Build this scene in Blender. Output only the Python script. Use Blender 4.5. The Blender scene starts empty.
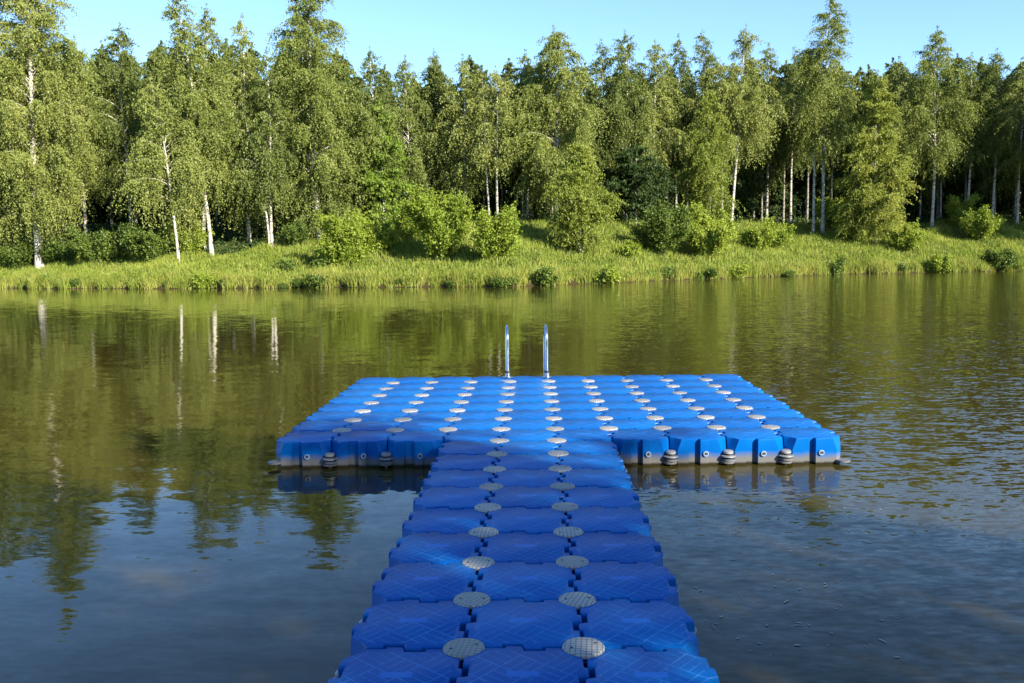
import bpy, bmesh, math, random
import numpy as np
from mathutils import Vector, Matrix

R = math.radians
S = bpy.context.scene
COL = S.collection

# ------------------------------------------------------------------ camera
F, H_EYE, PITCH, ROLL, YAW = 865.84, 1.642, 0.10229, -0.0127, -0.02383
DECK = 0.23                                   # deck above the water
CAMP = np.array([0.3007, -3.4682, H_EYE + DECK])
c, s = math.cos(YAW), math.sin(YAW)
Ry = np.array([[c, -s, 0], [s, c, 0], [0, 0, 1]])
c, s = math.cos(PITCH), math.sin(PITCH)
Rp = np.array([[1, 0, 0], [0, c, -s], [0, s, c]])
M3 = Rp @ Ry
r0, f0, d0 = M3[0], M3[1], -M3[2]
c, s = math.cos(ROLL), math.sin(ROLL)
RIGHT, DOWN, FWD = c*r0 - s*d0, s*r0 + c*d0, f0
cam_data = bpy.data.cameras.new('camera')
cam_data.sensor_width = 36.0
cam_data.lens = F/1024*36.0
cam_data.clip_end = 3000
cam = bpy.data.objects.new('camera', cam_data)
COL.objects.link(cam)
m = Matrix.Identity(4)
for i in range(3):
    m[i][0], m[i][1], m[i][2], m[i][3] = RIGHT[i], -DOWN[i], -FWD[i], CAMP[i]
cam.matrix_world = m
S.camera = cam
S.render.resolution_x, S.render.resolution_y = 1024, 683

# ------------------------------------------------------------------ light
SUN_EL, SUN_AZ = R(27), R(135)                # azimuth clockwise from +Y
SDIR = np.array([math.sin(SUN_AZ)*math.cos(SUN_EL), math.cos(SUN_AZ)*math.cos(SUN_EL), math.sin(SUN_EL)])
W = bpy.data.worlds.new('World'); S.world = W
W.use_nodes = True
nt = W.node_tree
sky = nt.nodes.new('ShaderNodeTexSky')
sky.sky_type = 'NISHITA'; sky.sun_disc = False
sky.sun_elevation = SUN_EL; sky.sun_rotation = SUN_AZ
sky.air_density = 1.0; sky.dust_density = 0.1; sky.ozone_density = 1.0
bg = nt.nodes['Background']; bg.inputs['Strength'].default_value = 0.088
tint = nt.nodes.new('ShaderNodeMix'); tint.data_type = 'RGBA'; tint.blend_type = 'MULTIPLY'
tint.inputs[0].default_value = 1.0; tint.inputs[7].default_value = (0.73, 0.92, 1.14, 1)
nt.links.new(sky.outputs[0], tint.inputs[6]); nt.links.new(tint.outputs[2], bg.inputs['Color'])
sl = bpy.data.lights.new('sun', 'SUN'); sl.energy = 5.0; sl.angle = R(0.5); sl.color = (1.0, 0.91, 0.75)
sun = bpy.data.objects.new('sun', sl); COL.objects.link(sun)
sun.rotation_euler = Vector(-SDIR).to_track_quat('-Z', 'Y').to_euler()
sun.location = (20, -30, 30)
S.view_settings.view_transform = 'Standard'
S.view_settings.look = 'None'
S.view_settings.exposure = 1.6
S.view_settings.gamma = 1.0

# ------------------------------------------------------------------ helpers
def tag(o, label=None, cat=None, group=None, kind=None):
    if label: o['label'] = label
    if cat: o['category'] = cat
    if group: o['group'] = group
    if kind: o['kind'] = kind
    return o

def empty(name, loc=(0, 0, 0), rz=0.0):
    o = bpy.data.objects.new(name, None); COL.objects.link(o)
    o.empty_display_size = 0.3
    o.location = loc; o.rotation_euler = (0, 0, rz)
    return o

def link(name, me, parent=None, loc=(0, 0, 0)):
    o = bpy.data.objects.new(name, me); COL.objects.link(o)
    o.location = loc
    if parent is not None: o.parent = parent
    return o

def copy_part(src, parent, loc=None):
    o = src.copy(); COL.objects.link(o); o.parent = parent
    if loc is not None: o.location = loc
    return o

def mesh_np(name, v, faces, mat, n=4, smooth=False):
    v = np.asarray(v, np.float32); faces = np.asarray(faces, np.int32)
    me = bpy.data.meshes.new(name)
    me.vertices.add(len(v)); me.vertices.foreach_set('co', v.ravel())
    k = len(faces)
    me.loops.add(k*n); me.loops.foreach_set('vertex_index', faces.ravel())
    me.polygons.add(k); me.polygons.foreach_set('loop_start', np.arange(0, k*n, n, dtype=np.int32))
    if smooth: me.polygons.foreach_set('use_smooth', np.ones(k, bool))
    me.update(calc_edges=True)
    me.materials.append(mat)
    return me

def bm_mesh(name, bm, mats, angle=35):
    me = bpy.data.meshes.new(name)
    bmesh.ops.recalc_face_normals(bm, faces=bm.faces)
    bm.to_mesh(me); bm.free()
    for mt in (mats if isinstance(mats, (list, tuple)) else [mats]): me.materials.append(mt)
    me.shade_smooth(); me.set_sharp_from_angle(angle=R(angle))
    return me

def tube_arrays(path, radii, k=6):
    """quads of a tube along a polyline"""
    path = np.asarray(path, float); n = len(path)
    t = np.gradient(path, axis=0); t /= np.linalg.norm(t, axis=1)[:, None] + 1e-9
    ref = np.array([0.0, 0.0, 1.0]) if abs(t[:, 2]).mean() < 0.8 else np.array([1.0, 0.0, 0.0])
    a = np.cross(t, ref); a /= np.linalg.norm(a, axis=1)[:, None] + 1e-9
    b = np.cross(t, a)
    th = np.linspace(0, 2*math.pi, k, endpoint=False)
    ring = path[:, None, :] + np.asarray(radii)[:, None, None]*(np.cos(th)[None, :, None]*a[:, None, :] + np.sin(th)[None, :, None]*b[:, None, :])
    i = np.arange(n-1)[:, None]*k; j = np.arange(k)[None, :]; j2 = (j+1) % k
    q = np.stack([i+j, i+j2, i+k+j2, i+k+j], -1).reshape(-1, 4)
    return ring.reshape(-1, 3), q

def merge(parts):
    vs, qs, o = [], [], 0
    for v, q in parts:
        vs.append(v); qs.append(q+o); o += len(v)
    return np.concatenate(vs), np.concatenate(qs)

# ------------------------------------------------------------------ materials
def mat(name):
    mt = bpy.data.materials.new(name); mt.use_nodes = True
    nt = mt.node_tree; nt.nodes.clear()
    out = nt.nodes.new('ShaderNodeOutputMaterial')
    return mt, nt, out
def N(nt, t, **kw):
    n = nt.nodes.new('ShaderNode'+t)
    for k, v in kw.items():
        if k in n.inputs: n.inputs[k].default_value = v
        else: setattr(n, k, v)
    return n
def L(nt, a, b): nt.links.new(a, b)
def ramp(nt, fac, stops):
    r = nt.nodes.new('ShaderNodeValToRGB')
    e = r.color_ramp.elements
    while len(e) < len(stops): e.new(0.5)
    for k, (p, cc) in enumerate(stops):
        e[k].position = p; e[k].color = (*cc, 1) if len(cc) == 3 else cc
    L(nt, fac, r.inputs[0]); return r
def mth(nt, op, a, b=None, c=None, clamp=False):
    n = nt.nodes.new('ShaderNodeMath'); n.operation = op; n.use_clamp = clamp
    for i, x in enumerate((a, b, c)):
        if x is None: continue
        if isinstance(x, (int, float)): n.inputs[i].default_value = x
        else: L(nt, x, n.inputs[i])
    return n.outputs[0]
def mixc(nt, fac, a, b, mode='MIX'):
    n = nt.nodes.new('ShaderNodeMix'); n.data_type = 'RGBA'; n.blend_type = mode
    for sock, x in ((n.inputs[0], fac), (n.inputs[6], a), (n.inputs[7], b)):
        if isinstance(x, (int, float)): sock.default_value = x
        elif isinstance(x, tuple): sock.default_value = (*x, 1)
        else: L(nt, x, sock)
    return n.outputs[2]

def leaf_mat(name, cols, transl=0.3, scale=0.35):
    """small leaves: diffuse + translucent; the tint wanders from spray to spray and tree to tree"""
    mt, nt, out = mat(name)
    geo = N(nt, 'NewGeometry'); oi = N(nt, 'ObjectInfo')
    no = N(nt, 'TexNoise', Scale=scale, Detail=3.0); L(nt, geo.outputs['Position'], no.inputs['Vector'])
    f = mth(nt, 'MULTIPLY_ADD', geo.outputs['Random Per Island'], 0.18, mth(nt, 'MULTIPLY_ADD', no.outputs['Fac'], 1.0, mth(nt, 'MULTIPLY_ADD', oi.outputs['Random'], 0.3, -0.2)))
    r = ramp(nt, f, [(0.0, cols[0]), (0.5, cols[1]), (1.0, cols[2])])
    d = N(nt, 'BsdfDiffuse'); t = N(nt, 'BsdfTranslucent'); g = N(nt, 'BsdfGlossy', Roughness=0.45)
    L(nt, r.outputs[0], d.inputs['Color'])
    tc = mixc(nt, 1.0, r.outputs[0], (1.25, 1.15, 0.55), 'MULTIPLY'); L(nt, tc, t.inputs['Color'])
    g.inputs['Color'].default_value = (0.8, 0.85, 0.8, 1)
    m1 = N(nt, 'MixShader'); m1.inputs[0].default_value = transl
    L(nt, d.outputs[0], m1.inputs[1]); L(nt, t.outputs[0], m1.inputs[2])
    m2 = N(nt, 'MixShader'); m2.inputs[0].default_value = 0.015
    L(nt, m1.outputs[0], m2.inputs[1]); L(nt, g.outputs[0], m2.inputs[2])
    L(nt, m2.outputs[0], out.inputs['Surface'])
    return mt

M_BIRCH = leaf_mat('birch_leaf', [(0.098, 0.135, 0.027), (0.178, 0.212, 0.049), (0.265, 0.285, 0.083)])
M_FILL = leaf_mat('shaded_forest_leaf', [(0.05, 0.075, 0.018), (0.09, 0.118, 0.028), (0.14, 0.165, 0.044)])  # darkened copy of the birch leaf: shade between front crowns put into colour
M_WILLOW = leaf_mat('willowy_leaf', [(0.11, 0.15, 0.022), (0.19, 0.23, 0.038), (0.28, 0.30, 0.065)], 0.35)
M_BACK = leaf_mat('half_shaded_birch_leaf', [(0.07, 0.10, 0.022), (0.13, 0.165, 0.04), (0.20, 0.23, 0.062)])  # half dark birch leaf: shade of the row behind put into colour
M_DARK = leaf_mat('dark_leaf', [(0.05, 0.085, 0.016), (0.085, 0.13, 0.022), (0.14, 0.19, 0.036)], 0.25)
M_DEEP = leaf_mat('shaded_leaf', [(0.022, 0.04, 0.010), (0.036, 0.062, 0.015), (0.06, 0.095, 0.024)], 0.2)  # very dark leaf: shade under the trees put into the colour
M_HERB = leaf_mat('herb_leaf', [(0.07, 0.12, 0.018), (0.14, 0.20, 0.028), (0.26, 0.29, 0.055)], 0.3, 0.6)
M_LIME = leaf_mat('lime_leaf', [(0.09, 0.15, 0.018), (0.14, 0.21, 0.026), (0.20, 0.27, 0.045)], 0.35)
M_SHRUB = leaf_mat('shrub_leaf', [(0.12, 0.18, 0.02), (0.20, 0.265, 0.032), (0.29, 0.34, 0.055)], 0.33)
M_SPRUCE = leaf_mat('spruce_needle', [(0.012, 0.026, 0.012), (0.02, 0.04, 0.016), (0.035, 0.06, 0.022)], 0.1)
M_GRASS = leaf_mat('grass_blade', [(0.115, 0.17, 0.022), (0.22, 0.272, 0.042), (0.38, 0.37, 0.10)], 0.35, 0.5)
M_REED = leaf_mat('reed_blade', [(0.095, 0.15, 0.02), (0.20, 0.25, 0.038), (0.35, 0.325, 0.09)], 0.3, 0.7)

def bark_mat(name, pale, dark, amount):
    mt, nt, out = mat(name)
    tc = N(nt, 'TexCoord'); mp = N(nt, 'Mapping'); mp.inputs['Scale'].default_value = (2.2, 2.2, 5.0)
    L(nt, tc.outputs['Object'], mp.inputs['Vector'])
    n1 = N(nt, 'TexNoise', Scale=1.6, Detail=5.0, Roughness=0.65); L(nt, mp.outputs[0], n1.inputs['Vector'])
    r = ramp(nt, n1.outputs['Fac'], [(amount-0.06, dark), (amount+0.05, pale), (1.0, tuple(0.85*x for x in pale))])
    b = N(nt, 'BsdfPrincipled', Roughness=0.75); L(nt, r.outputs[0], b.inputs['Base Color'])
    bp = N(nt, 'Bump', Strength=0.5, Distance=0.02); L(nt, n1.outputs['Fac'], bp.inputs['Height']); L(nt, bp.outputs[0], b.inputs['Normal'])
    L(nt, b.outputs[0], out.inputs['Surface'])
    return mt
M_BARK = bark_mat('birch_bark', (0.46, 0.43, 0.37), (0.06, 0.05, 0.04), 0.45)
M_GREYB = bark_mat('shaded_birch_bark', (0.24, 0.22, 0.19), (0.05, 0.042, 0.035), 0.48)  # darker birch bark: forest shade put into the colour
M_BROWN = bark_mat('brown_bark', (0.13, 0.10, 0.07), (0.05, 0.04, 0.03), 0.5)

def plastic_mat():
    mt, nt, out = mat('blue_plastic')
    tc = N(nt, 'TexCoord'); oi = N(nt, 'ObjectInfo'); geo = N(nt, 'NewGeometry')
    sx = N(nt, 'SeparateXYZ'); L(nt, tc.outputs['Object'], sx.inputs[0])
    x, y, z = sx.outputs
    # basket-weave tread: blocks of fine lines alternating between the two diagonals
    mp = N(nt, 'Mapping'); mp.inputs['Rotation'].default_value = (0, 0, R(40)); L(nt, tc.outputs['Object'], mp.inputs['Vector'])
    sr = N(nt, 'SeparateXYZ'); L(nt, mp.outputs[0], sr.inputs[0])
    u, v, _ = sr.outputs
    ch = N(nt, 'TexChecker', Scale=1/0.125); ch.inputs['Color1'].default_value = (1, 1, 1, 1); ch.inputs['Color2'].default_value = (0, 0, 0, 1)
    cmb = N(nt, 'CombineXYZ'); L(nt, mth(nt, 'ADD', u, 3.0), cmb.inputs[0]); L(nt, mth(nt, 'ADD', v, 3.0), cmb.inputs[1]); cmb.inputs[2].default_value = 0.05
    L(nt, cmb.outputs[0], ch.inputs['Vector'])
    def lines(w, per, wid):
        t = mth(nt, 'FRACT', mth(nt, 'MULTIPLY', mth(nt, 'ADD', w, 3.0), 1/per))
        return mth(nt, 'LESS_THAN', t, wid)
    lu, lv = lines(u, 0.0417, 0.11), lines(v, 0.0417, 0.11)
    bu, bv = lines(u, 0.125, 0.05), lines(v, 0.125, 0.05)
    a = mth(nt, 'MULTIPLY', lu, ch.outputs['Fac']); b2 = mth(nt, 'MULTIPLY', lv, mth(nt, 'SUBTRACT', 1.0, ch.outputs['Fac']))
    ln = mth(nt, 'MAXIMUM', mth(nt, 'MAXIMUM', a, b2), mth(nt, 'MULTIPLY', mth(nt, 'MAXIMUM', bu, bv), 1.0))
    # only on the top face, inside its rim
    inx = mth(nt, 'LESS_THAN', mth(nt, 'ABSOLUTE', x), 0.215); iny = mth(nt, 'LESS_THAN', mth(nt, 'ABSOLUTE', y), 0.215)
    top = mth(nt, 'GREATER_THAN', z, -0.004)
    px = mth(nt, 'LESS_THAN', mth(nt, 'ABSOLUTE', x), 0.065); py = mth(nt, 'LESS_THAN', mth(nt, 'ABSOLUTE', mth(nt, 'ADD', y, -0.02)), 0.022)
    plate = mth(nt, 'MULTIPLY', px, py)
    ln = mth(nt, 'MULTIPLY', mth(nt, 'MULTIPLY', mth(nt, 'MULTIPLY', ln, inx), mth(nt, 'MULTIPLY', iny, top)), mth(nt, 'SUBTRACT', 1.0, plate))
    nz = N(nt, 'TexNoise', Scale=5.0, Detail=5.0); L(nt, geo.outputs['Position'], nz.inputs['Vector'])
    n2 = N(nt, 'TexNoise', Scale=38.0, Detail=4.0, Roughness=0.7); L(nt, geo.outputs['Position'], n2.inputs['Vector'])
    hue = mth(nt, 'MULTIPLY_ADD', oi.outputs['Random'], 0.4, mth(nt, 'MULTIPLY', nz.outputs['Fac'], 0.6))
    base = ramp(nt, hue, [(0.1, (0.0003, 0.062, 0.27)), (0.5, (0.0004, 0.086, 0.335)), (0.9, (0.0008, 0.115, 0.39))]).outputs[0]
    scuff = mth(nt, 'MULTIPLY', ln, mth(nt, 'MULTIPLY_ADD', n2.outputs['Fac'], 1.5, -0.38), None, True)
    base = mixc(nt, scuff, base, (0.06, 0.28, 0.66))
    base = mixc(nt, mth(nt, 'MULTIPLY', plate, mth(nt, 'MULTIPLY', top, 0.35)), base, (0.03, 0.22, 0.75))
    dust = ramp(nt, n2.outputs['Fac'], [(0.60, (0, 0, 0)), (0.78, (1, 1, 1))]).outputs[0]
    base = mixc(nt, mth(nt, 'MULTIPLY', dust, mth(nt, 'MULTIPLY', top, 0.13)), base, (0.35, 0.38, 0.40))
    # tide mark of dried silt above the water
    sw = N(nt, 'SeparateXYZ'); L(nt, geo.outputs['Position'], sw.inputs[0])
    zz = mth(nt, 'MULTIPLY_ADD', nz.outputs['Fac'], 0.10, mth(nt, 'SUBTRACT', sw.outputs[2], 0.042))
    silt = ramp(nt, zz, [(0.06, (1, 1, 1)), (0.12, (0.0, 0.0, 0.0))]).outputs[0]
    base = mixc(nt, mth(nt, 'MULTIPLY', silt, 0.8), base, (0.15, 0.13, 0.075))
    wet = ramp(nt, sw.outputs[2], [(0.012, (1, 1, 1)), (0.03, (0, 0, 0))]).outputs[0]
    base = mixc(nt, wet, base, (0.02, 0.018, 0.01))
    b = N(nt, 'BsdfPrincipled'); L(nt, base, b.inputs['Base Color'])
    L(nt, mth(nt, 'MULTIPLY_ADD', nz.outputs['Fac'], 0.25, 0.20), b.inputs['Roughness'])
    b.inputs['IOR'].default_value = 1.45; b.inputs['Specular IOR Level'].default_value = 0.12
    hgt = mth(nt, 'MULTIPLY_ADD', ln, 1.0, mth(nt, 'MULTIPLY_ADD', plate, 1.2, mth(nt, 'MULTIPLY', nz.outputs['Fac'], 0.8)))
    bp = N(nt, 'Bump', Strength=0.9, Distance=0.004); L(nt, hgt, bp.inputs['Height']); L(nt, bp.outputs[0], b.inputs['Normal'])
    L(nt, b.outputs[0], out.inputs['Surface'])
    return mt
M_BLUE = plastic_mat()

def cap_mat():
    mt, nt, out = mat('grey_cap')
    tc = N(nt, 'TexCoord'); mp = N(nt, 'Mapping'); mp.inputs['Rotation'].default_value = (0, 0, R(18)); L(nt, tc.outputs['Object'], mp.inputs['Vector'])
    sr = N(nt, 'SeparateXYZ'); L(nt, mp.outputs[0], sr.inputs[0])
    def ln(w): return mth(nt, 'LESS_THAN', mth(nt, 'FRACT', mth(nt, 'MULTIPLY', mth(nt, 'ADD', w, 1.0), 1/0.0235)), 0.22)
    g = mth(nt, 'MAXIMUM', ln(sr.outputs[0]), ln(sr.outputs[1]))
    oi = N(nt, 'ObjectInfo'); nz = N(nt, 'TexNoise', Scale=30.0, Detail=3.0); L(nt, tc.outputs['Object'], nz.inputs['Vector'])
    f = mth(nt, 'MULTIPLY_ADD', oi.outputs['Random'], 0.6, mth(nt, 'MULTIPLY', nz.outputs['Fac'], 0.4))
    base = ramp(nt, f, [(0.15, (0.25, 0.245, 0.235)), (0.85, (0.40, 0.39, 0.37))]).outputs[0]
    base = mixc(nt, g, base, (0.15, 0.15, 0.145))
    b = N(nt, 'BsdfPrincipled', Roughness=0.5); L(nt, base, b.inputs['Base Color'])
    bp = N(nt, 'Bump', Strength=0.8, Distance=0.002); bp.invert = True; L(nt, g, bp.inputs['Height']); L(nt, bp.outputs[0], b.inputs['Normal'])
    L(nt, b.outputs[0], out.inputs['Surface']); return mt
M_CAP = cap_mat()

def plain(name, colr, rough=0.5, metal=0.0, var=0.15):
    mt, nt, out = mat(name)
    tc = N(nt, 'TexCoord'); nz = N(nt, 'TexNoise', Scale=14.0, Detail=4.0); L(nt, tc.outputs['Object'], nz.inputs['Vector'])
    r = ramp(nt, nz.outputs['Fac'], [(0.3, tuple(x*(1-var) for x in colr)), (0.7, tuple(x*(1+var) for x in colr))])
    b = N(nt, 'BsdfPrincipled', Roughness=rough, Metallic=metal); L(nt, r.outputs[0], b.inputs['Base Color'])
    L(nt, b.outputs[0], out.inputs['Surface']); return mt
M_STEEL = plain('polished_steel', (0.66, 0.67, 0.68), 0.16, 1.0, 0.05)
M_HOLE = plain('hole_black', (0.015, 0.015, 0.015), 0.8)
M_RUBBER = plain('black_rubber', (0.02, 0.02, 0.022), 0.6)
M_PIN = plain('weathered_pin', (0.17, 0.185, 0.20), 0.4, 0.0, 0.4)
M_PLUG = plain('pale_plug', (0.20, 0.28, 0.40), 0.5)
M_FLECK = plain('pale_fleck', (0.30, 0.30, 0.25), 0.7)

def ground_mat():
    mt, nt, out = mat('bank_soil')
    geo = N(nt, 'NewGeometry'); n1 = N(nt, 'TexNoise', Scale=0.7, Detail=7.0, Roughness=0.6); L(nt, geo.outputs['Position'], n1.inputs['Vector'])
    g = ramp(nt, n1.outputs['Fac'], [(0.3, (0.03, 0.035, 0.012)), (0.55, (0.045, 0.06, 0.015)), (0.75, (0.07, 0.065, 0.03))]).outputs[0]
    sw = N(nt, 'SeparateXYZ'); L(nt, geo.outputs['Position'], sw.inputs[0])
    e = ramp(nt, mth(nt, 'MULTIPLY_ADD', n1.outputs['Fac'], 0.3, sw.outputs[2]), [(0.42, (1, 1, 1)), (0.62, (0, 0, 0))]).outputs[0]
    base = mixc(nt, e, g, (0.035, 0.026, 0.012))
    b = N(nt, 'BsdfPrincipled', Roughness=0.95); L(nt, base, b.inputs['Base Color'])
    b.inputs['Specular IOR Level'].default_value = 0.1
    bp = N(nt, 'Bump', Strength=0.7, Distance=0.15); L(nt, n1.outputs['Fac'], bp.inputs['Height']); L(nt, bp.outputs[0], b.inputs['Normal'])
    L(nt, b.outputs[0], out.inputs['Surface']); return mt
M_GROUND = ground_mat()

def water_mat():
    mt, nt, out = mat('pond_water')
    geo = N(nt, 'NewGeometry'); P = geo.outputs['Position']
    # calm to the left, breeze ripples to the right
    sp = N(nt, 'SeparateXYZ'); L(nt, P, sp.inputs[0])
    big = N(nt, 'TexNoise', Scale=0.16, Detail=2.0); L(nt, P, big.inputs['Vector'])
    breeze = mth(nt, 'MULTIPLY_ADD', big.outputs['Fac'], 6.0, sp.outputs[0])
    mr = N(nt, 'MapRange'); mr.inputs['From Min'].default_value = 2.5; mr.inputs['From Max'].default_value = 8.5
    L(nt, breeze, mr.inputs['Value']); right = mr.outputs[0]
    def slope(rot, sx, sy, scale, detail=2.0):
        mp = N(nt, 'Mapping'); mp.inputs['Rotation'].default_value = (0, 0, R(rot)); mp.inputs['Scale'].default_value = (sx, sy, 1)
        L(nt, P, mp.inputs['Vector'])
        nn = N(nt, 'TexNoise', Scale=scale, Detail=detail, Roughness=0.5); L(nt, mp.outputs[0], nn.inputs['Vector'])
        v = N(nt, 'VectorMath', operation='SUBTRACT'); L(nt, nn.outputs['Color'], v.inputs[0]); v.inputs[1].default_value = (0.5, 0.5, 0.5)
        return v.outputs[0]
    def sc(v, k):
        n = N(nt, 'VectorMath', operation='SCALE'); L(nt, v, n.inputs[0])
        if isinstance(k, (int, float)): n.inputs['Scale'].default_value = k
        else: L(nt, k, n.inputs['Scale'])
        return n.outputs[0]
    def add(a, b):
        n = N(nt, 'VectorMath', operation='ADD'); L(nt, a, n.inputs[0]); L(nt, b, n.inputs[1]); return n.outputs[0]
    tot = add(sc(slope(0, 0.45, 1.0, 1.3), 0.016), sc(slope(10, 0.4, 1.0, 5.5), 0.065))
    tot = add(tot, sc(slope(-22, 0.32, 1.0, 12.0, 1.5), mth(nt, 'MULTIPLY', right, 0.27)))
    tot = add(tot, sc(slope(-8, 0.45, 1.0, 27.0), mth(nt, 'MULTIPLY_ADD', right, 0.30, 0.05)))
    fl = N(nt, 'VectorMath', operation='MULTIPLY'); L(nt, tot, fl.inputs[0]); fl.inputs[1].default_value = (0.55, 1, 0)
    up = N(nt, 'VectorMath', operation='ADD'); L(nt, fl.outputs[0], up.inputs[0]); up.inputs[1].default_value = (0, 0, 1)
    nm = N(nt, 'VectorMath', operation='NORMALIZE'); L(nt, up.outputs[0], nm.inputs[0])
    b = N(nt, 'BsdfPrincipled', Roughness=0.03); b.inputs['IOR'].default_value = 1.333
    b.inputs['Base Color'].default_value = (0.034, 0.0275, 0.0055, 1)
    L(nt, nm.outputs[0], b.inputs['Normal'])
    L(nt, b.outputs[0], out.inputs['Surface']); return mt
M_WATER = water_mat()

# ------------------------------------------------------------------ terrain
def ray(px, py):
    d = RIGHT*(px-512)/F + DOWN*(py-341.5)/F + FWD
    return d
def on_water(px, py):
    d = ray(px, py); t = -CAMP[2]/d[2]
    return CAMP + d*t
def project(p):
    d = np.asarray(p) - CAMP
    zc = d @ FWD
    return 512 + F*(d @ RIGHT)/zc, 341.5 + F*(d @ DOWN)/zc
shore_px = [(0, 288.5), (170, 288.8), (340, 287.5), (520, 286.5), (680, 280), (850, 274), (1024, 270.8)]
SH = np.array([on_water(*p)[:2] for p in shore_px])
SHX = np.r_[-160, -75, SH[:, 0], 75, 160]
SHY = np.r_[30, SH[0, 1]-1, SH[:, 1], SH[-1, 1]-1, 40]
def shore_y(x):
    x = np.asarray(x, float)
    return np.interp(x, SHX, SHY) + 0.35*np.sin(x*0.9) + 0.22*np.sin(x*2.3+1) + 0.12*np.sin(x*5.1)
NEAR = -7.2
def height(x, y):
    x = np.asarray(x, float); y = np.asarray(y, float)
    d = y - shore_y(x)
    up = 0.30*(1-np.exp(-np.maximum(d, 0)/0.2)) + 0.245*np.clip(d, 0, 15) + 0.07*np.maximum(d-15, 0)
    up = up*np.where(d > 60, 1, 1) + (0.10*np.sin(x*0.55+0.3*y) + 0.08*np.sin(x*1.3-0.7*y))*np.clip(d/3, 0, 1)
    dn = NEAR - y + 0.3*np.sin(x*0.7)
    near = 0.3*(1-np.exp(-np.maximum(dn, 0)/0.3)) + 0.10*np.clip(dn, 0, 30)
    bed = -1.6*(1-np.exp(-np.minimum(np.maximum(-d, 0), np.maximum(-dn, 0))/2.0))
    return np.where(d > 0, up, np.where(dn > 0, near, bed))
def grid_axis(lo, hi, dlo, dhi, fine, coarse):
    a = np.arange(dlo, dhi, fine)
    l = dlo - np.cumsum(np.geomspace(fine, coarse, 40)); l = l[l > lo]
    h = dhi + np.cumsum(np.geomspace(fine, coarse, 40)); h = h[h < hi]
    return np.r_[lo, l[::-1], a, h, hi]
gx = grid_axis(-900, 900, -50, 60, 0.5, 80); gy = grid_axis(-400, 1500, 42, 85, 0.4, 80)
gy = np.unique(np.r_[gy, np.arange(-14, -6, 0.4)])
X, Y = np.meshgrid(gx, gy); Z = height(X, Y)
nx, ny = len(gx), len(gy)
i = (np.arange(ny-1)[:, None]*nx + np.arange(nx-1)[None, :])
q = np.stack([i, i+1, i+nx+1, i+nx], -1).reshape(-1, 4)
o = link('ground', mesh_np('ground', np.stack([X, Y, Z], -1).reshape(-1, 3), q, M_GROUND, 4, True)); tag(o, kind='structure')
v = np.array([[-900, -9, 0], [900, -9, 0], [900, 120, 0], [-900, 120, 0]])
o = link('water', mesh_np('water', v, np.array([[0, 1, 2, 3]]), M_WATER)); tag(o, kind='structure')

def ground_at(px, py):
    """where the view ray through a pixel of the photograph meets the bank"""
    d = ray(px, py); t = np.linspace(40, 140, 4000)
    p = CAMP + d[None, :]*t[:, None]
    hit = np.where(p[:, 2] <= height(p[:, 0], p[:, 1]))[0]
    k = hit[0] if len(hit) else 2500
    x, y = p[k, 0], p[k, 1]
    return np.array([x, y, float(height(x, y))])
def at_depth(px, d):
    """column px, d metres behind the waterline"""
    t = np.linspace(40, 200, 4000); dd = ray(px, 250)
    p = CAMP + dd[None, :]*t[:, None]
    k = int(np.argmin(abs(p[:, 1]-shore_y(p[:, 0])-d)))
    x, y = p[k, 0], p[k, 1]
    return np.array([x, y, float(height(x, y))])

# ------------------------------------------------------------------ foliage
def leaves(rng, c, size, hang=0.9, ratio=0.5):
    n = len(c)
    a = rng.normal(size=(n, 3)); a[:, 2] -= hang*1.6; a /= np.linalg.norm(a, axis=1)[:, None]
    b = np.cross(a, rng.normal(size=(n, 3))); b /= np.linalg.norm(b, axis=1)[:, None] + 1e-9
    s = size*rng.uniform(0.65, 1.3, (n, 1))
    v = np.stack([c-a*s, c+b*s*ratio-a*s*0.1, c+a*s, c-b*s*ratio-a*s*0.1], 1).reshape(-1, 3)
    return v, np.arange(4*n).reshape(-1, 4)

def limb(rng, p0, az, ln, e0, e1, k=8, wob=0.25):
    pts = [np.array(p0, float)]; st = ln/k
    for j in range(k):
        u = (j+0.5)/k
        e = e0 + (e1-e0)*u**1.2; az += rng.normal()*wob
        pts.append(pts[-1] + st*np.array([math.cos(az)*math.cos(e), math.sin(az)*math.cos(e), math.sin(e)]))
    return np.array(pts)

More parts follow.
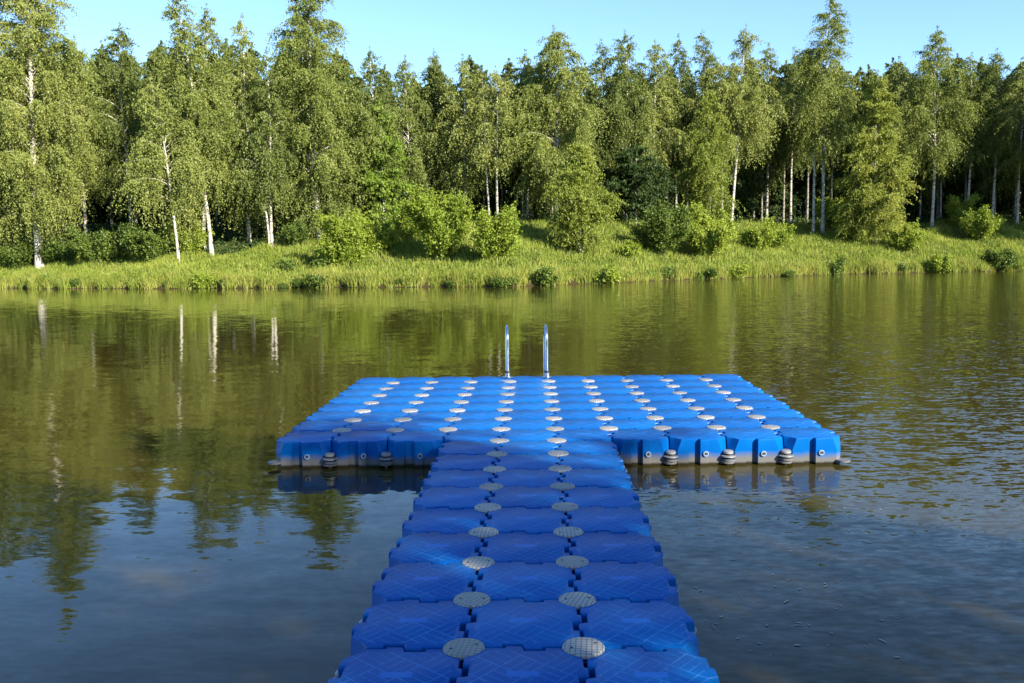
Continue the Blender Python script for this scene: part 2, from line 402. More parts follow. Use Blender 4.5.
def birch_mesh(seed, Ht, rad, cb, leafm, dens=1.0, lean=(0, 0), fork=0, twin=None, leaf=0.07, trunk_r=None, bark=None, droop=1.0, shape=0.3, gap=0.0):
    """slender birch: white trunk, rising limbs that arch over, hanging sprays of small leaves.  cb = crown base as a share of the height"""
    rng = np.random.default_rng(seed)
    tr = trunk_r or 0.0075*Ht
    stems = []
    n = 14
    def stem(off, ln, hh, r):
        z = np.linspace(0, hh, n); u = z/hh
        x = off[0]+ln[0]*u**1.4 + 0.012*hh*np.sin(u*5+rng.uniform(0, 6))*u; y = off[1]+ln[1]*u**1.4 + 0.012*hh*np.sin(u*4+rng.uniform(0, 6))*u
        rr = r*(1-u)**0.85 + 0.012; rr[0] *= 1.35
        z0 = z.copy(); z0[0] -= 0.3
        return np.stack([x, y, z0], 1), rr
    stems.append((*stem((0, 0), lean, Ht, tr), 1.0))
    if twin: stems.append((*stem((twin[0], twin[1]), (twin[2], twin[3]), Ht*twin[4], tr*0.8), twin[4]))
    wood, cen = [], []
    clumps = rng.uniform(0, 2*math.pi, 5)
    for si, (path, rr, share) in enumerate(stems):
        wood.append(tube_arrays(path, rr, 8))
        hh = path[-1, 2]
        if fork and si == 0:
            j = int(n*0.28); fp = limb(rng, path[j], rng.uniform(2.6, 3.6), Ht*0.5, 1.15, 1.4, 8, 0.05)
            wood.append(tube_arrays(fp, np.linspace(tr*0.6, 0.02, len(fp)), 6))
        nb = int(4.4*(hh*(1-cb)) * (0.8+0.2*rad) * (1 if share == 1 else 0.6)) + 8
        for b in range(nb):
            u = (b+rng.uniform(0, 1))/nb
            t = cb + (0.985-cb)*u
            prof = (min(1.0, (u+0.15)/(shape+0.15))**0.6 if u < shape else ((1-u)/(1-shape))**0.78)
            if rng.uniform() < gap*0.5: continue
            ln = rad*(0.07+1.0*prof)*rng.uniform(0.6, 1.2) + 0.12
            z = t*hh; p0 = np.array([np.interp(z, path[:, 2], path[:, k]) for k in range(3)])
            az = b*2.4 + rng.normal()*0.5
            e0 = R(rng.uniform(30, 60) + 18*u); e1 = R(-25*droop*(1-u*0.7) + rng.uniform(-20, 15))
            bp = limb(rng, p0, az, ln*1.25, e0, e1)
            r0_ = 0.010 + 0.012*ln
            wood.append(tube_arrays(bp, np.linspace(r0_, 0.006, len(bp)), 3))
            ns = int(max(7, ln*19*dens))
            for _ in range(ns):
                w = rng.uniform(0.12, 1.0)**0.75
                f = w*(len(bp)-1); k = min(int(f), len(bp)-2); p = bp[k] + (bp[k+1]-bp[k])*(f-k)
                od = bp[-1]-bp[0]; od[2] = 0; od /= np.linalg.norm(od)+1e-6
                sl_ = rng.uniform(0.4, 1.8)*(0.4+0.6*min(1, ln/1.8))*(1-0.3*u)
                d = od*0.5 + rng.normal(size=3)*0.55; d[2] = d[2]*0.5 + 0.3 - 1.0*droop*(1-0.5*u)
                d /= np.linalg.norm(d)
                m_ = int(sl_/0.042) + 3
                s_ = np.linspace(0, 1, m_)*sl_
                pts = p + d*s_[:, None]; pts[:, 2] -= 0.5*droop*s_**2
                cen.append(pts + rng.normal(size=pts.shape)*np.array([0.06, 0.06, 0.05]))
        tz = rng.uniform(-0.45, 1.6, 110); tip = path[-1] + np.stack([rng.normal(size=110)*(0.05+0.09*(tz+0.45)), rng.normal(size=110)*(0.05+0.09*(tz+0.45)), -tz], 1)
        cen.append(tip)
    cen = np.concatenate(cen)
    return mesh_np('trunk', *merge(wood), bark or M_BARK, 4, True), mesh_np('crown', *leaves(rng, cen, leaf), leafm)

def shrub_mesh(seed, Ht, rad, leafm, leaf=0.075, dens=1.0, upright=0.5):
    rng = np.random.default_rng(seed)
    wood, cen = [], []
    ns = int(10 + 5*rad)
    for k in range(ns):
        az = rng.uniform(0, 6.283); out = rng.uniform(0, 1)**0.6
        ln = Ht*rng.uniform(0.75, 1.1)*(1-0.22*out)
        e = R(88-58*out*(1-0.4*upright))
        ln = min(ln, rad/max(0.2, math.cos(e))*1.15)
        bp = limb(rng, (rng.normal()*0.12*rad, rng.normal()*0.12*rad, -0.05), az, ln, e, e*0.55, 8, 0.12)
        wood.append(tube_arrays(bp, np.linspace(0.022, 0.006, len(bp)), 4))
        for _ in range(int(34*ln*dens)):
            w = rng.uniform(0.15, 1)**0.7; f = w*(len(bp)-1); j = min(int(f), len(bp)-2); p = bp[j]+(bp[j+1]-bp[j])*(f-j)
            d = rng.normal(size=3); d[2] += 0.5; d /= np.linalg.norm(d)
            sl_ = rng.uniform(0.2, 0.55)*(0.5+0.25*Ht)
            m_ = int(sl_/0.06)+3
            pts = p + d*(np.linspace(0, 1, m_)*sl_)[:, None] + rng.normal(size=(m_, 3))*0.06
            pts[:, 2] = np.maximum(pts[:, 2], 0.03)
            cen.append(pts)
    return mesh_np('stems', *merge(wood), M_BROWN, 4, True), mesh_np('foliage', *leaves(rng, np.concatenate(cen), leaf, 0.0, 0.7), leafm)

def spruce_mesh(seed, Ht, rad):
    rng = np.random.default_rng(seed)
    z = np.linspace(0, Ht, 10)
    wood = [tube_arrays(np.stack([z*0, z*0, z], 1), 0.016*Ht*(1-z/Ht)+0.012, 7)]
    cen = []
    nb = int(Ht*8)
    for b in range(nb):
        u = rng.uniform(0.04, 1.0); ln = rad*(1-u)**0.85*rng.uniform(0.7, 1.1)+0.15
        bp = limb(rng, (0, 0, u*Ht), rng.uniform(0, 6.283), ln, R(-5+30*u), R(-25+25*u), 5, 0.06)
        wood.append(tube_arrays(bp, np.linspace(0.03, 0.008, len(bp)), 3))
        m_ = int(ln*26)
        f = rng.uniform(0.1, 1, m_)*(len(bp)-1); j = np.minimum(f.astype(int), len(bp)-2)
        p = bp[j] + (bp[j+1]-bp[j])*(f-j)[:, None]
        p = p + rng.normal(size=p.shape)*np.array([0.16, 0.16, 0.07]) - np.array([0, 0, 1])*rng.uniform(0, 0.35, m_)[:, None]
        cen.append(p)
    return mesh_np('trunk', *merge(wood), M_BROWN, 4, True), mesh_np('crown', *leaves(rng, np.concatenate(cen), 0.14, 0.4, 0.4), M_SPRUCE)

def plant_tree(name, base, meshes, label, cat='tree', group=None, rz=0.0, parts=('trunk', 'crown'), scale=1.0):
    t = empty(name, base, rz); t.scale = (scale,)*3
    tag(t, label, cat, group)
    for pn, me in zip(parts, meshes): link(pn, me, t)
    return t

LEAFM = {'b': M_BIRCH, 'f': M_BACK, 'd': M_DEEP, 'l': M_LIME, 'w': M_WILLOW}
TREES = [
 # px, base y or depth behind the shore, top y, half width px, crown bottom y, leaf, options, label
 (40, 270, -48, 56, 222, 'b', dict(lean=(0.3, 0), fork=1, trunk_r=0.25, dens=1.1), 'tall birch with thick forked white trunk at the left end of the bank'),
 (-14, 264, -6, 46, 236, 'b', dict(lean=(0.4, 0)), 'birch cut by the left edge of the picture, only its right side showing'),
 (87, 'd9', 46, 27, 165, 'b', dict(gap=0.1), 'birch behind the forked birch, its reddish white trunk standing in deep shade'),
 (132, 'd11', 36, 33, 175, 'f', dict(), 'birch with rounded top between the forked birch and the bough-trailing birch'),
 (179, 262, 88, 34, 212, 'b', dict(lean=(-1.2, 0), droop=1.2), 'short leaning birch with a low bough hanging out left over the dark shrubs'),
 (212, 256, 3, 31, 185, 'b', dict(lean=(-1.7, 0), dens=1.15), 'tall narrow birch with leaning white trunk, taller of the two crossing trunks'),
 (204, 'd8', 20, 30, 195, 'f', dict(lean=(1.2, 0)), 'birch whose trunk crosses just left of the tall narrow leaning birch'),
 (250, 'd10', 27, 27, 210, 'b', dict(), 'slender birch between the crossing trunks and the leaning trunk pair'),
 (272, 246, 60, 22, 195, 'f', dict(lean=(0.2, 0), twin=(-0.15, 0, -1.5, 0.3, 0.75), gap=0.25), 'birch with two thin trunks splayed in a narrow V above the grass'),
 (318, 238, -10, 54, 222, 'b', dict(dens=1.15, lean=(-0.4, 0), trunk_r=0.2), 'broad tall birch with foliage nearly to the ground, tallest left of the ladder'),
 (377, 'd13', 58, 26, 160, 'f', dict(), 'pale topped birch rising behind the lime green young tree'),
 (384, 233, 110, 21, 226, 'l', dict(droop=0.3, dens=1.5, leaf=0.09, shape=0.5), 'young lime green leafy tree beside the broad tall birch'),
 (411, 'd17', 66, 29, 175, 'f', dict(gap=0.2), 'birch with a single bare straight trunk behind the big lime bushes'),
 (440, 'd20', 60, 24, 165, 'f', dict(), 'birch with pointed top standing back above the tallest lime bush'),
 (466, 'd16', 66, 27, 180, 'b', dict(gap=0.15), 'birch with thin pale trunk left of the pair of close trunks'),
 (498, 'd15', 74, 25, 150, 'b', dict(gap=0.3, twin=(-0.6, 0.2, -0.5, 0.2, 0.95)), 'open birch with two close parallel trunks above the round bush'),
 (528, 'd18', 60, 20, 165, 'f', dict(), 'narrow birch between the close parallel trunks and the great dense birch'),
 (557, 'd14', 39, 46, 185, 'b', dict(dens=1.2, fork=1), 'great dense birch directly behind the small willowy tree in the meadow'),
 (580, 254, 148, 27, 243, 'w', dict(droop=0.5, dens=2.8, shape=0.4), 'small pale willowy tree standing out in the meadow with leaves to the ground'),
 (604, 'd19', 50, 22, 150, 'f', dict(), 'birch top just right of the great dense birch'),
 (626, 'd17', 42, 31, 165, 'f', dict(gap=0.1), 'birch with broad bushy crown above the dark rounded tree'),
 (653, 'd16', 50, 27, 175, 'b', dict(gap=0.1), 'birch with long hanging sprays right of the dark rounded tree'),
 (636, 'd13', 150, 27, 212, 'd', dict(droop=0.3, dens=1.6, leaf=0.085), 'low dark rounded tree in the shade of the birches'),
 (676, 'd19', 46, 18, 120, 'f', dict(), 'narrow pointed birch in the gap left of the pale front birch'),
 (706, 'd12', 93, 25, 205, 'w', dict(dens=1.3, shape=0.35), 'shorter pale cone shaped birch in front of taller birches'),
 (702, 'd19', 40, 20, 120, 'f', dict(gap=0.1), 'tall birch whose top rises straight above the pale cone shaped birch'),
 (731, 'd13', 37, 34, 140, 'b', dict(lean=(1.2, 0), gap=0.25, twin=(-0.75, 0.2, -0.2, 0.1, 0.85)), 'tall birch with two bright white leaning trunks side by side'),
 (766, 'd18', 54, 22, 130, 'f', dict(gap=0.15), 'birch in shade right of the bright white leaning trunks'),
 (790, 'd17', 56, 22, 130, 'f', dict(gap=0.2), 'sparse birch with bare thin trunk left of the tallest slim birch'),
 (822, 'd12', 6, 29, 120, 'b', dict(gap=0.28, twin=(-0.75, 0.1, -0.3, 0.2, 0.8)), 'tallest slim birch on the right with sparse airy crown and two straight trunks'),
 (876, 245, 80, 28, 234, 'w', dict(dens=2.3, shape=0.15, droop=0.5, lean=(-0.5, 0)), 'cone shaped leafy tree standing forward in the meadow, foliage down to the grass'),
 (893, 'd16', 66, 24, 150, 'f', dict(), 'birch with blunt top behind the cone shaped meadow tree'),
 (931, 'd14', 37, 34, 140, 'b', dict(gap=0.15), 'tall birch with one thin white trunk, highest right of the cone shaped tree'),
 (966, 'd17', 62, 24, 140, 'f', dict(gap=0.1), 'birch just right of the tall birch with one thin white trunk'),
 (991, 'd16', 58, 24, 130, 'f', dict(), 'birch second from the right edge of the picture'),
 (1016, 'd15', 62, 26, 140, 'b', dict(gap=0.1), 'birch standing at the right edge of the picture'),
]
for k, (px, b, top, hw, cbot, lf, op, lab) in enumerate(TREES):
    base = at_depth(px, float(b[1:])) if isinstance(b, str) else ground_at(px, b)
    dep = (base-CAMP) @ FWD
    by = project(base)[1]
    Ht = (by-top)/F*dep*1.005
    cb = max(0.03, (by-cbot)/(by-top)*(0.92 if k in (0, 4, 5, 6, 8) else 0.82 if 'twin' in op else 0.7))
    name = 'birch_tree' if lf in 'bfw' and k != 18 and k != 30 else 'leafy_tree'
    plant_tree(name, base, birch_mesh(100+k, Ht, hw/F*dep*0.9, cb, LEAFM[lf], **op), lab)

# forest behind the front row
rng = np.random.default_rng(5)
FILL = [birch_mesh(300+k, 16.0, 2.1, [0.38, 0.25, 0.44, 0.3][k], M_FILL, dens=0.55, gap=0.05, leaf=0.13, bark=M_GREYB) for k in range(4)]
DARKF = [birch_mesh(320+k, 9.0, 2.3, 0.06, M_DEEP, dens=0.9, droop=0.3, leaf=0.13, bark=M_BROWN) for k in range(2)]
SPR = [spruce_mesh(340+k, 15.0, 2.5) for k in range(2)]
protos = {}
def fill(kind, name, meshes, base, Ht, h0, label, group):
    key = id(meshes[0]); rz = rng.uniform(0, 6.28)
    if key not in protos:
        protos[key] = plant_tree(name, base, meshes, label, 'tree', group, rz, scale=Ht/h0); return
    src = protos[key]
    t = src.copy(); COL.objects.link(t)
    t.location = base; t.rotation_euler = (0, 0, rz); t.scale = (Ht/h0,)*3
    t['label'] = label; t['group'] = group
    for ch in src.children: copy_part(ch, t)
for d, step, top in ((19, 24, 78), (23, 30, 74), (28, 32, 72), (34, 34, 76)):
    px = -60 + rng.uniform(0, 20)
    while px < 1090:
        base = at_depth(px, d + rng.uniform(-1.5, 1.5)); dep = (base-CAMP) @ FWD
        tp = top + rng.uniform(-10, 22) - (14 if px < 350 else 0)
        Ht = (project(base)[1]-tp)/F*dep
        fill('f', 'birch_tree', FILL[rng.integers(4)], base, Ht, 16.0, 'slender birch deep in the forest behind the front row of trees', 'birches deep in the forest')
        px += step*rng.uniform(0.7, 1.3)
for d, step in ((24, 44), (32, 30), (40, 26)):  # dark conifers added to deepen the shade in gaps between birches
    px = -70
    while px < 1100:
        base = at_depth(px, d + rng.uniform(-2, 2)); dep = (base-CAMP) @ FWD
        Ht = (project(base)[1]-rng.uniform(108, 140))/F*dep
        fill('s', 'spruce_tree', SPR[rng.integers(2)], base, Ht, 15.0, 'dark conifer added to deepen the shade at the back of the forest', 'dark conifers at the back of the forest')
        px += step*rng.uniform(0.7, 1.3)
for d, step in ((21, 42), (30, 40)):
    px = -50
    while px < 1080:
        base = at_depth(px, d + rng.uniform(-1.5, 1.5)); dep = (base-CAMP) @ FWD
        fill('d', 'undergrowth_tree', DARKF[rng.integers(2)], base, rng.uniform(4, 7.5), 9.0, 'dark leafy young tree in the undergrowth among the birch trunks', 'young trees in the undergrowth')
        px += step*rng.uniform(0.7, 1.4)

for px, d, hh in ((1062, 10, 15), (1085, 6, 14), (1112, 9, 16), (1135, 4, 14), (1165, 7, 16), (1100, 13, 16), (1150, 11, 16), (1200, 5, 16)):
    fill('f', 'birch_tree', FILL[rng.integers(4)], at_depth(px, d), hh, 16.0, 'birch on the far bank beyond the right edge of the picture', 'birches beyond the right edge')

# shrubs in the meadow and along the forest edge
SHRUBS = [
 (340, 266, 217, 25, 's', 'lime green bush left of the cluster, in front of the broad tall birch'),
 (376, 254, 213, 20, 's', 'rounded lime bush between the leftmost lime bush and the tallest one'),
 (408, 240, 202, 15, 's', 'darker bush half hidden behind the tallest lime bush'),
 (440, 259, 192, 33, 's', 'tallest and widest lime green bush in the meadow'),
 (494, 260, 207, 25, 's', 'lime bush with a dark base just left of the open meadow, below the close trunks'),
 (628, 257, 243, 11, 's', 'small knee high bush beside the pale willowy tree'),
 (662, 256, 211, 28, 'd', 'broad dark green bush, wider of the two in the middle of the meadow'),
 (712, 258, 213, 21, 's', 'upright green bush right of the broad dark bush'),
 (757, 251, 229, 18, 's', 'low dark rounded bush left of a narrow pale one'),
 (776, 247, 220, 13, 's', 'narrow pale bush next to the low rounded bush'),
 (836, 231, 197, 17, 's', 'bright bush at the forest edge below the tallest slim birch'),
 (906, 252, 228, 15, 's', 'small pale bush right of the cone shaped meadow tree'),
 (980, 240, 211, 19, 's', 'bush on the right of the meadow with a shaded base'),
 (960, 226, 200, 9, 's', 'thin upright bush near the forest edge at right'),
 (100, 264, 232, 30, 'd', 'dark green bush right of the forked birch trunk'),
 (150, 264, 230, 28, 'd', 'dark green bush under the low hanging bough'),
 (62, 266, 240, 20, 'd', 'dark bush directly behind the forked birch trunk'),
 (18, 270, 246, 18, 'd', 'dark bush left of the forked birch trunk'),
 (192, 255, 222, 17, 's', 'leafy bush around the crossing white trunks'),
 (296, 248, 226, 18, 'd', 'dark bush between the splayed trunks and the broad birch'),
 (287, 271, 261, 8, 'd', 'small dark round bush alone in the left meadow'),
 (322, 270, 260, 7, 'd', 'small dark bush at the foot of the leftmost lime bush'),
 (730, 218, 196, 16, 'd', 'dark bush in the shade behind the white leaning trunks'),
 (835, 276.5, 261, 12, 'd', 'dark weed clump hanging over the water near the cone shaped tree'),
 (998, 271.5, 251, 26, 'd', 'wide dark weed clump over the water at the right edge'),
 (205, 289.5, 275, 15, 's', 'leafy weed clump over the water below the crossing trunks'),
 (316, 288.5, 276, 9, 'd', 'dark weed clump at the waterline below the leftmost lime bush'),
 (546, 286.8, 271, 10, 'd', 'dark weed clump at the waterline left of the willowy tree'),
 (606, 283.5, 268, 9, 's', 'small weed clump at the waterline right of the willowy tree'),
 (735, 279, 267, 9, 's', 'small weed clump at the waterline below the upright green bush'),
 (940, 272.5, 258, 10, 's', 'small weed clump at the waterline left of the wide dark one'),
]
for k, (px, b, top, hw, lf, lab) in enumerate(SHRUBS):
    base = ground_at(px, b); dep = (base-CAMP) @ FWD
    Ht = (b-top)/F*dep
    t = plant_tree('bush' if b < 271.2 else 'weed_clump', base, shrub_mesh(500+k, Ht*(1.08 if k < 5 else 1.22), hw/F*dep*(0.56 if k < 5 else 0.70), M_SHRUB if lf == 's' else M_DARK, 0.064, 2.0, 0.85), lab, 'bush' if b < 271.2 else 'weeds', parts=('stems', 'foliage'))

TUFT = [shrub_mesh(600+k, 0.5, 0.4, M_DARK, 0.05, 2.5) for k in range(3)]
rng = np.random.default_rng(31); tp = []
for k, px in enumerate((28, 74, 165, 282, 297, 398, 452, 500, 511, 668, 700, 712, 790, 905, 1015)):
    dd = ray(px, 262); t_ = np.linspace(42, 75, 3000); p = CAMP + dd[None, :]*t_[:, None]
    j = int(np.argmin(abs(p[:, 1]-shore_y(p[:, 0])-rng.uniform(-0.05, 0.25)))); x, y = p[j, :2]
    loc = (x, y, float(height(x, y))-0.02); sc_ = rng.uniform(0.45, 1.1)
    if k < 3: tp.append(plant_tree('weed_tuft', loc, TUFT[k], 'ankle high dark weed tuft at the waterline', 'weeds', 'dark weed tufts along the waterline', parts=('stems', 'foliage'), scale=sc_))
    else:
        t = tp[k % 3].copy(); COL.objects.link(t); t.location = loc; t.rotation_euler = (0, 0, rng.uniform(0, 6)); t.scale = (sc_*1.3, sc_, sc_)
        for ch in tp[k % 3].children: copy_part(ch, t)

# meadow grass: blades over the whole visible bank
def blades(seed, n, dmin, dmax, h0, h1, w, m, name, power=1.0, clump=0.0):
    rng = np.random.default_rng(seed)
    x = rng.uniform(-46, 58, n)
    d = dmin + (np.minimum(dmax, np.interp(x, [-19, -11], [7.0, 15.5]))-dmin)*rng.uniform(0, 1, n)**power
    y = shore_y(x) + d
    patch = 0.5+0.25*np.sin(x*0.8+y*0.5)+0.25*np.sin(x*1.9-y*1.1+2)
    h = (h0 + (h1-h0)*rng.uniform(0, 1, n)**1.6)*(0.65+0.6*patch)
    z = height(x, y) - 0.03
    az = rng.uniform(0, 6.283, n); lean = rng.uniform(0.1, 0.55, n)*h
    la = rng.uniform(0, 6.283, n)
    b = np.stack([x, y, z], 1); s_ = np.stack([np.cos(az), np.sin(az), 0*az], 1)*(w*rng.uniform(0.6, 1.3, n))[:, None]
    l = np.stack([np.cos(la)*lean, np.sin(la)*lean, h], 1)
    mid = b + l*np.array([0.35, 0.35, 0.6])
    v = np.stack([b-s_, b+s_, mid+s_*0.8, mid-s_*0.8, b+l], 1)
    v = np.stack([v[:, 0], v[:, 1], v[:, 2], v[:, 3], v[:, 3], v[:, 2], v[:, 4]+s_*0.12, v[:, 4]-s_*0.12], 1).reshape(-1, 3)
    f = np.arange(8*n).reshape(-1, 4)
    o = link(name, mesh_np(name, v, f, m)); return o
tag(blades(11, 190000, 0.1, 16, 0.15, 0.5, 0.017, M_GRASS, 'meadow_grass', 1.1), 'long yellow green grass growing over the sloping bank', 'grass', kind='stuff')
tag(blades(12, 60000, -0.03, 1.3, 0.2, 0.62, 0.015, M_REED, 'shore_reeds', 1.3), 'taller sedge and grass along the waterline', 'reeds', kind='stuff')
rng = np.random.default_rng(21)
n = 1500
x = rng.uniform(-46, 58, n); d = rng.uniform(0, 1, n)**1.5*np.interp(x, [-19, -11], [7.5, 16]) + 0.3
y = shore_y(x)+d; z = height(x, y); hr = rng.uniform(0.14, 0.6, n)**1.0
k_ = 70
off = rng.normal(size=(n, k_, 3)); off /= np.linalg.norm(off, axis=2)[:, :, None]; off *= rng.uniform(0.3, 1, (n, k_, 1))
off[:, :, 2] = np.abs(off[:, :, 2])*1.1
cc = (np.stack([x, y, z], 1)[:, None, :] + off*(hr[:, None, None]*np.array([1.3, 1.3, 1.0]))).reshape(-1, 3)
o = link('meadow_herbs', mesh_np('meadow_herbs', *leaves(rng, cc, 0.06, -0.2), M_HERB)); tag(o, 'low leafy weeds in hummocks among the grass of the bank', 'weeds', kind='stuff')

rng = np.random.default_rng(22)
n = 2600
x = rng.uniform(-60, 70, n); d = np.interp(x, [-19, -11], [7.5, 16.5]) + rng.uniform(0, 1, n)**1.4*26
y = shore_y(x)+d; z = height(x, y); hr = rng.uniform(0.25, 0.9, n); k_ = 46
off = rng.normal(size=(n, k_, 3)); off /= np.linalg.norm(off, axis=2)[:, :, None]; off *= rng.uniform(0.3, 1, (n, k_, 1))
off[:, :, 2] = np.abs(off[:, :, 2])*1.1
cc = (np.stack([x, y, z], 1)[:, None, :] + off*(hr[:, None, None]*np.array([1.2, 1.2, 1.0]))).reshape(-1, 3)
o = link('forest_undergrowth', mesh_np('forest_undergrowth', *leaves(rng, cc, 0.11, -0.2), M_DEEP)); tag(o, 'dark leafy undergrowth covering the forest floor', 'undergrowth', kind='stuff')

# trees on the near bank, outside the picture, that shade the walkway; more added to darken near water
NB = birch_mesh(700, 11.5, 2.7, 0.16, M_BIRCH, dens=0.3, leaf=0.10, shape=0.5, gap=0.3)
prev = None
for (x, y, h) in ((7.5, -10.0, 9.6), (10.7, -9.2, 9.8), (13.7, -10.2, 10.0), (16.8, -9.8, 8.4), (5.0, -12.5, 11.5), (10.5, -13.5, 12.2), (20.5, -9.5, 8.0), (24.0, -10.5, 8.6), (28.0, -10.0, 8.4), (3.0, -9.5, 9.0), (-1.5, -10.0, 9.6), (32.0, -11.0, 9.0)):
    z = float(height(x, y)); lab = 'birch in the near bank row that shades walkway and near water, outside the picture'
    if prev is None: prev = t = plant_tree('birch_tree', (x, y, z), NB, lab, 'tree', 'birches on the near bank', scale=h/11.5)
    else:
        t = prev.copy(); COL.objects.link(t); t.location = (x, y, z); t.rotation_euler = (0, 0, x*3); t.scale = (h/11.5,)*3
        for ch in prev.children: copy_part(ch, t)

# ------------------------------------------------------------------ floating dock
dock = empty('floating_dock', (0, 0, DECK))
tag(dock, 'blue T shaped floating dock of plastic float blocks with round grey caps', 'dock')

def outline(cut):
    """plan of one block: cut corners, and on each side a slot and a tab that lock into the neighbour"""
    e = [(-0.25+cut, 0), (-0.092, 0), (-0.088, -0.026), (-0.006, -0.026), (0.0, 0.0), (0.006, 0.016), (0.074, 0.016), (0.080, 0), (0.25-cut, 0)]
    pts = []
    for k in range(4):
        a = k*math.pi/2; ca, sa = math.cos(a), math.sin(a)
        g = 0.2435 if k % 2 == 0 else 0.248       # columns sit a little apart, rows close up
        for t, ex in e:
            x, y = g+ex, t
            pts.append((ca*x-sa*y, sa*x+ca*y))
        # hollow in the cut corner
        x, y = g-cut*0.40, g-cut*0.40
        pts.append((ca*x-sa*y, sa*x+ca*y)) if cut < 0.08 else pts.append((ca*(g-cut*0.56)-sa*(g-cut*0.56), sa*(g-cut*0.56)+ca*(g-cut*0.56)))
    return np.array(pts)
def inset(p, d):
    n = len(p); a = np.roll(p, 1, 0); b = np.roll(p, -1, 0)
    e1 = p-a; e2 = b-p
    n1 = np.stack([-e1[:, 1], e1[:, 0]], 1); n2 = np.stack([-e2[:, 1], e2[:, 0]], 1)
    n1 /= np.linalg.norm(n1, axis=1)[:, None]; n2 /= np.linalg.norm(n2, axis=1)[:, None]
    m_ = n1+n2; m_ /= np.linalg.norm(m_, axis=1)[:, None]
    return p + m_*d/np.maximum(0.6, (m_*n1).sum(1))[:, None]
def block_bm(bm, ox=0, oy=0):
    rings = [(-0.40, 0.06, 0.03), (-0.37, 0.06, 0.004), (-0.10, 0.06, 0.0), (-0.085, 0.066, 0.0), (-0.013, 0.090, 0.0), (-0.006, 0.090, 0.0015), (-0.002, 0.091, 0.0035), (0.0, 0.092, 0.0075)]
    prev = None
    for z, cut, ins in rings:
        p = inset(outline(cut), ins)
        vs = [bm.verts.new((x+ox, y+oy, z)) for x, y in p]
        n = len(vs)
        if prev is None: bm.faces.new(vs[::-1])
        else:
            for j in range(n): bm.faces.new((prev[j], prev[(j+1) % n], vs[(j+1) % n], vs[j]))
        prev = vs
    bm.faces.new(prev)
    # one flat lug at each corner, each at its own height so that four stack round a pin
    for k, (sx, sy) in enumerate(((1, 1), (-1, 1), (-1, -1), (1, -1))):
        zl = -0.135 - 0.022*k
        lo, hi = [], []
        for j in range(12):
            a = j*math.pi/6
            x, y = sx*0.246+0.062*math.cos(a), sy*0.246+0.062*math.sin(a)
            lo.append(bm.verts.new((x+ox, y+oy, zl-0.008))); hi.append(bm.verts.new((x+ox, y+oy, zl+0.008)))
        bm.faces.new(lo[::-1]); bm.faces.new(hi)
        for j in range(12): bm.faces.new((lo[j], lo[(j+1) % 12], hi[(j+1) % 12], hi[j]))
def lathe_bm(bm, prof, loc=(0, 0, 0), seg=20, axis='z', mi=0):
    rings = []
    for r, h in prof:
        ring = []
        for j in range(seg):
            a = 2*math.pi*j/seg
            p = (r*math.cos(a), r*math.sin(a), h) if axis == 'z' else (r*math.cos(a), -h, r*math.sin(a))
            ring.append(bm.verts.new((p[0]+loc[0], p[1]+loc[1], p[2]+loc[2])))
        rings.append(ring)
    fs = [bm.faces.new(rings[0]), bm.faces.new(rings[-1])]
    for a, b in zip(rings, rings[1:]):
        for j in range(seg): fs.append(bm.faces.new((a[j], a[(j+1) % seg], b[(j+1) % seg], b[j])))
    for f in fs: f.material_index = mi

bm = bmesh.new(); block_bm(bm); BLOCK = bm_mesh('float_block', bm, M_BLUE, 32)
bm = bmesh.new()
lathe_bm(bm, [(0.088, -0.012), (0.0935, -0.006), (0.0935, 0.004), (0.090, 0.009), (0.084, 0.011)], seg=36)
for a in (R(10), R(190)): lathe_bm(bm, [(0.006, 0.0115), (0.006, 0.0125)], (0.058*math.cos(a), 0.058*math.sin(a), 0), 10, mi=1)  # raised dark discs paint the shade of two holes
lathe_bm(bm, [(0.03, -0.22), (0.03, -0.012)], seg=12, mi=1)
lathe_bm(bm, [(0.094, -0.0225), (0.094, -0.0205)], seg=28, mi=2)
CAP = bm_mesh('deck_cap', bm, [M_CAP, M_HOLE, M_BLUE], 30)
bm = bmesh.new()
lathe_bm(bm, [(0.013, -0.27), (0.013, -0.20)], seg=12)
lathe_bm(bm, [(0.036, -0.205), (0.044, -0.20), (0.044, -0.152), (0.040, -0.149)], seg=18, mi=1)
lathe_bm(bm, [(0.066, -0.150), (0.070, -0.146), (0.068, -0.138), (0.05, -0.135)], seg=18)
lathe_bm(bm, [(0.036, -0.136), (0.036, -0.118)], seg=18, mi=1)
lathe_bm(bm, [(0.046, -0.119), (0.049, -0.114), (0.047, -0.100), (0.036, -0.090), (0.018, -0.086)], seg=18)
PIN = bm_mesh('edge_pin', bm, [M_PIN, M_RUBBER], 30)
bm = bmesh.new()
lathe_bm(bm, [(0.024, -0.004), (0.024, 0.004), (0.019, 0.006), (0.016, 0.001)], seg=16, axis='y')
lathe_bm(bm, [(0.012, -0.003), (0.012, 0.0045)], seg=12, axis='y', mi=1)
PLUG = bm_mesh('drain_plug', bm, [M_PLUG, M_RUBBER], 30)

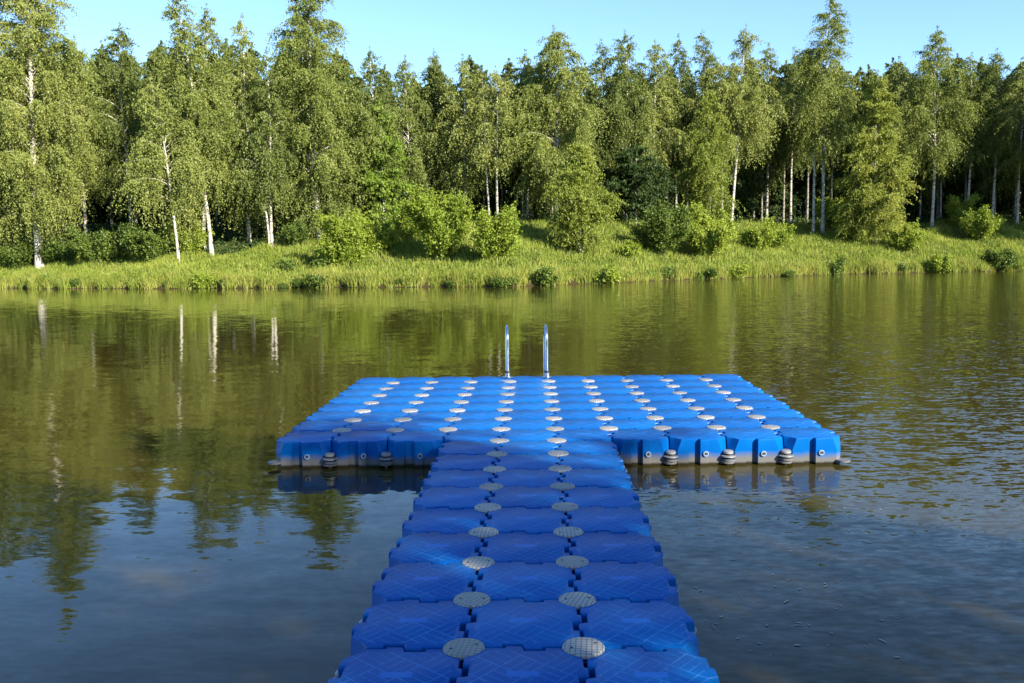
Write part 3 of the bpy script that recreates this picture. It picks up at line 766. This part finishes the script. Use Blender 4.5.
rnd = random.Random(3)
cells = [(-2+0.5*i, 4+0.5*j) for j in range(8) for i in range(10)] + [(-0.5+0.5*i, -0.5+0.5*j) for j in range(9) for i in range(3)]
far = set((-2+0.5*i, 7.5) for i in range(0, 7))
rest = sorted(far)
for x, y in cells:
    if (x, y) in far: continue
    o = link('float_block', BLOCK, dock, (x+0.25, y+0.25, rnd.uniform(-0.003, 0.003)))
    o.rotation_euler = (rnd.uniform(-0.006, 0.006), rnd.uniform(-0.006, 0.006), rnd.uniform(-0.004, 0.004))
    if y == 4.0 and not (-0.5 <= x < 1.0):      # the blocks that show their front: a plug on the rib
        link('drain_plug', PLUG, o, (0.052, -0.2735, -0.125))
bm = bmesh.new()
for x, y in rest: block_bm(bm, x+0.25, y+0.25)
for j in range(13):
    for i in range(3): block_bm(bm, -0.25+0.5*i, -0.75-0.5*j)
o = link('float_block', bm_mesh('float_block_mass', bm, M_BLUE, 32), dock); tag(o, kind='stuff')

cap_xy = [(-1.5+0.5*i, 4.5+0.5*j) for j in range(7) for i in range(9)] + [(x, 0.5*j) for j in range(-1, 9) for x in (0, 0.5)]
for x, y in cap_xy:
    o = link('deck_cap', CAP, dock, (x, y, rnd.uniform(-0.006, -0.002))); o.scale = (0.95, 0.95, 1); o.rotation_euler = (rnd.uniform(-0.012, 0.012), rnd.uniform(-0.012, 0.012), rnd.uniform(-0.5, 0.5))
pin_xy = [(-2+0.5*i, 4) for i in (1, 2, 3, 6, 7, 8, 9)] + [(x, 4+0.5*j) for x in (-2, 3) for j in range(1, 8)] + [(-2+0.5*i, 8) for i in range(1, 10)] + [(x, 0.5*j) for x in (-0.5, 1) for j in range(0, 8)]
for x, y in pin_xy: link('edge_pin', PIN, dock, (x, y, -0.012)).scale = (0.95, 0.95, 0.95)

# ------------------------------------------------------------------ swim ladder
lad = empty('swim_ladder', (0.215, 7.93, DECK)); tag(lad, 'polished steel swim ladder with two hooped handrails at the far edge of the dock', 'ladder')
def arc_rail(x):
    p = []
    for z in np.linspace(0, 0.5, 6): p.append((x, -0.14, z))
    for a in np.linspace(0.2, math.pi, 12): p.append((x-0.006*a, 0.06-0.20*math.cos(a), 0.5+0.17*math.sin(a)))
    for z in np.linspace(0.42, -1.1, 8): p.append((x-0.02, 0.26, z))
    return np.array(p)
for x in (-0.245, 0.27):
    p = arc_rail(x)
    link('handrail', mesh_np('handrail', *tube_arrays(p, np.full(len(p), 0.021), 12), M_STEEL, 4, True), lad)
    bm = bmesh.new()
    lathe_bm(bm, [(0.066, 0.014), (0.066, 0.020), (0.060, 0.024), (0.034, 0.026), (0.032, 0.07), (0.022, 0.075)], (x, -0.14, 0), 20)
    link('flange', bm_mesh('flange', bm, M_STEEL, 30), lad)
    bm = bmesh.new()
    lathe_bm(bm, [(0.030, 0.10), (0.032, 0.105), (0.032, 0.125), (0.026, 0.13)], (x, -0.14, -0.03), 16)
    link('rubber_collar', bm_mesh('rubber_collar', bm, M_RUBBER, 30), lad)
for z in (-0.35, -0.63, -0.91):
    bm = bmesh.new()
    mt_ = Matrix.Translation((0.0, 0.26, z)) @ Matrix.Diagonal((0.49, 0.07, 0.025, 1))
    bmesh.ops.create_cube(bm, size=1.0, matrix=mt_); bmesh.ops.bevel(bm, geom=bm.edges[:], offset=0.008, segments=2, affect='EDGES')
    link('rung', bm_mesh('rung', bm, M_STEEL, 30), lad)

# ------------------------------------------------------------------ flecks drifting on the water
rng = np.random.default_rng(9)
n = 90
pp = [on_water(rng.uniform(645, 900), rng.uniform(495, 660)) for _ in range(n)]
v, f = [], []
for k, p in enumerate(pp):
    a0 = rng.uniform(0, 6.28); r1 = rng.uniform(0.002, 0.006); r2 = r1*rng.uniform(1.0, 3.0)*(1 if k % 9 else 2.2)
    for j in range(8):
        a = j*math.pi/4; x, y = r2*math.cos(a), r1*math.sin(a)*rng.uniform(0.7, 1.2)
        v.append((p[0]+x*math.cos(a0)-y*math.sin(a0), p[1]+x*math.sin(a0)+y*math.cos(a0), 0.004))
    f.append(list(range(8*k, 8*k+8)))
o = link('floating_flecks', mesh_np('floating_flecks', v, f, M_FLECK, 8)); tag(o, 'small pale flecks of foam and debris drifting beside the walkway', 'flecks', kind='stuff')
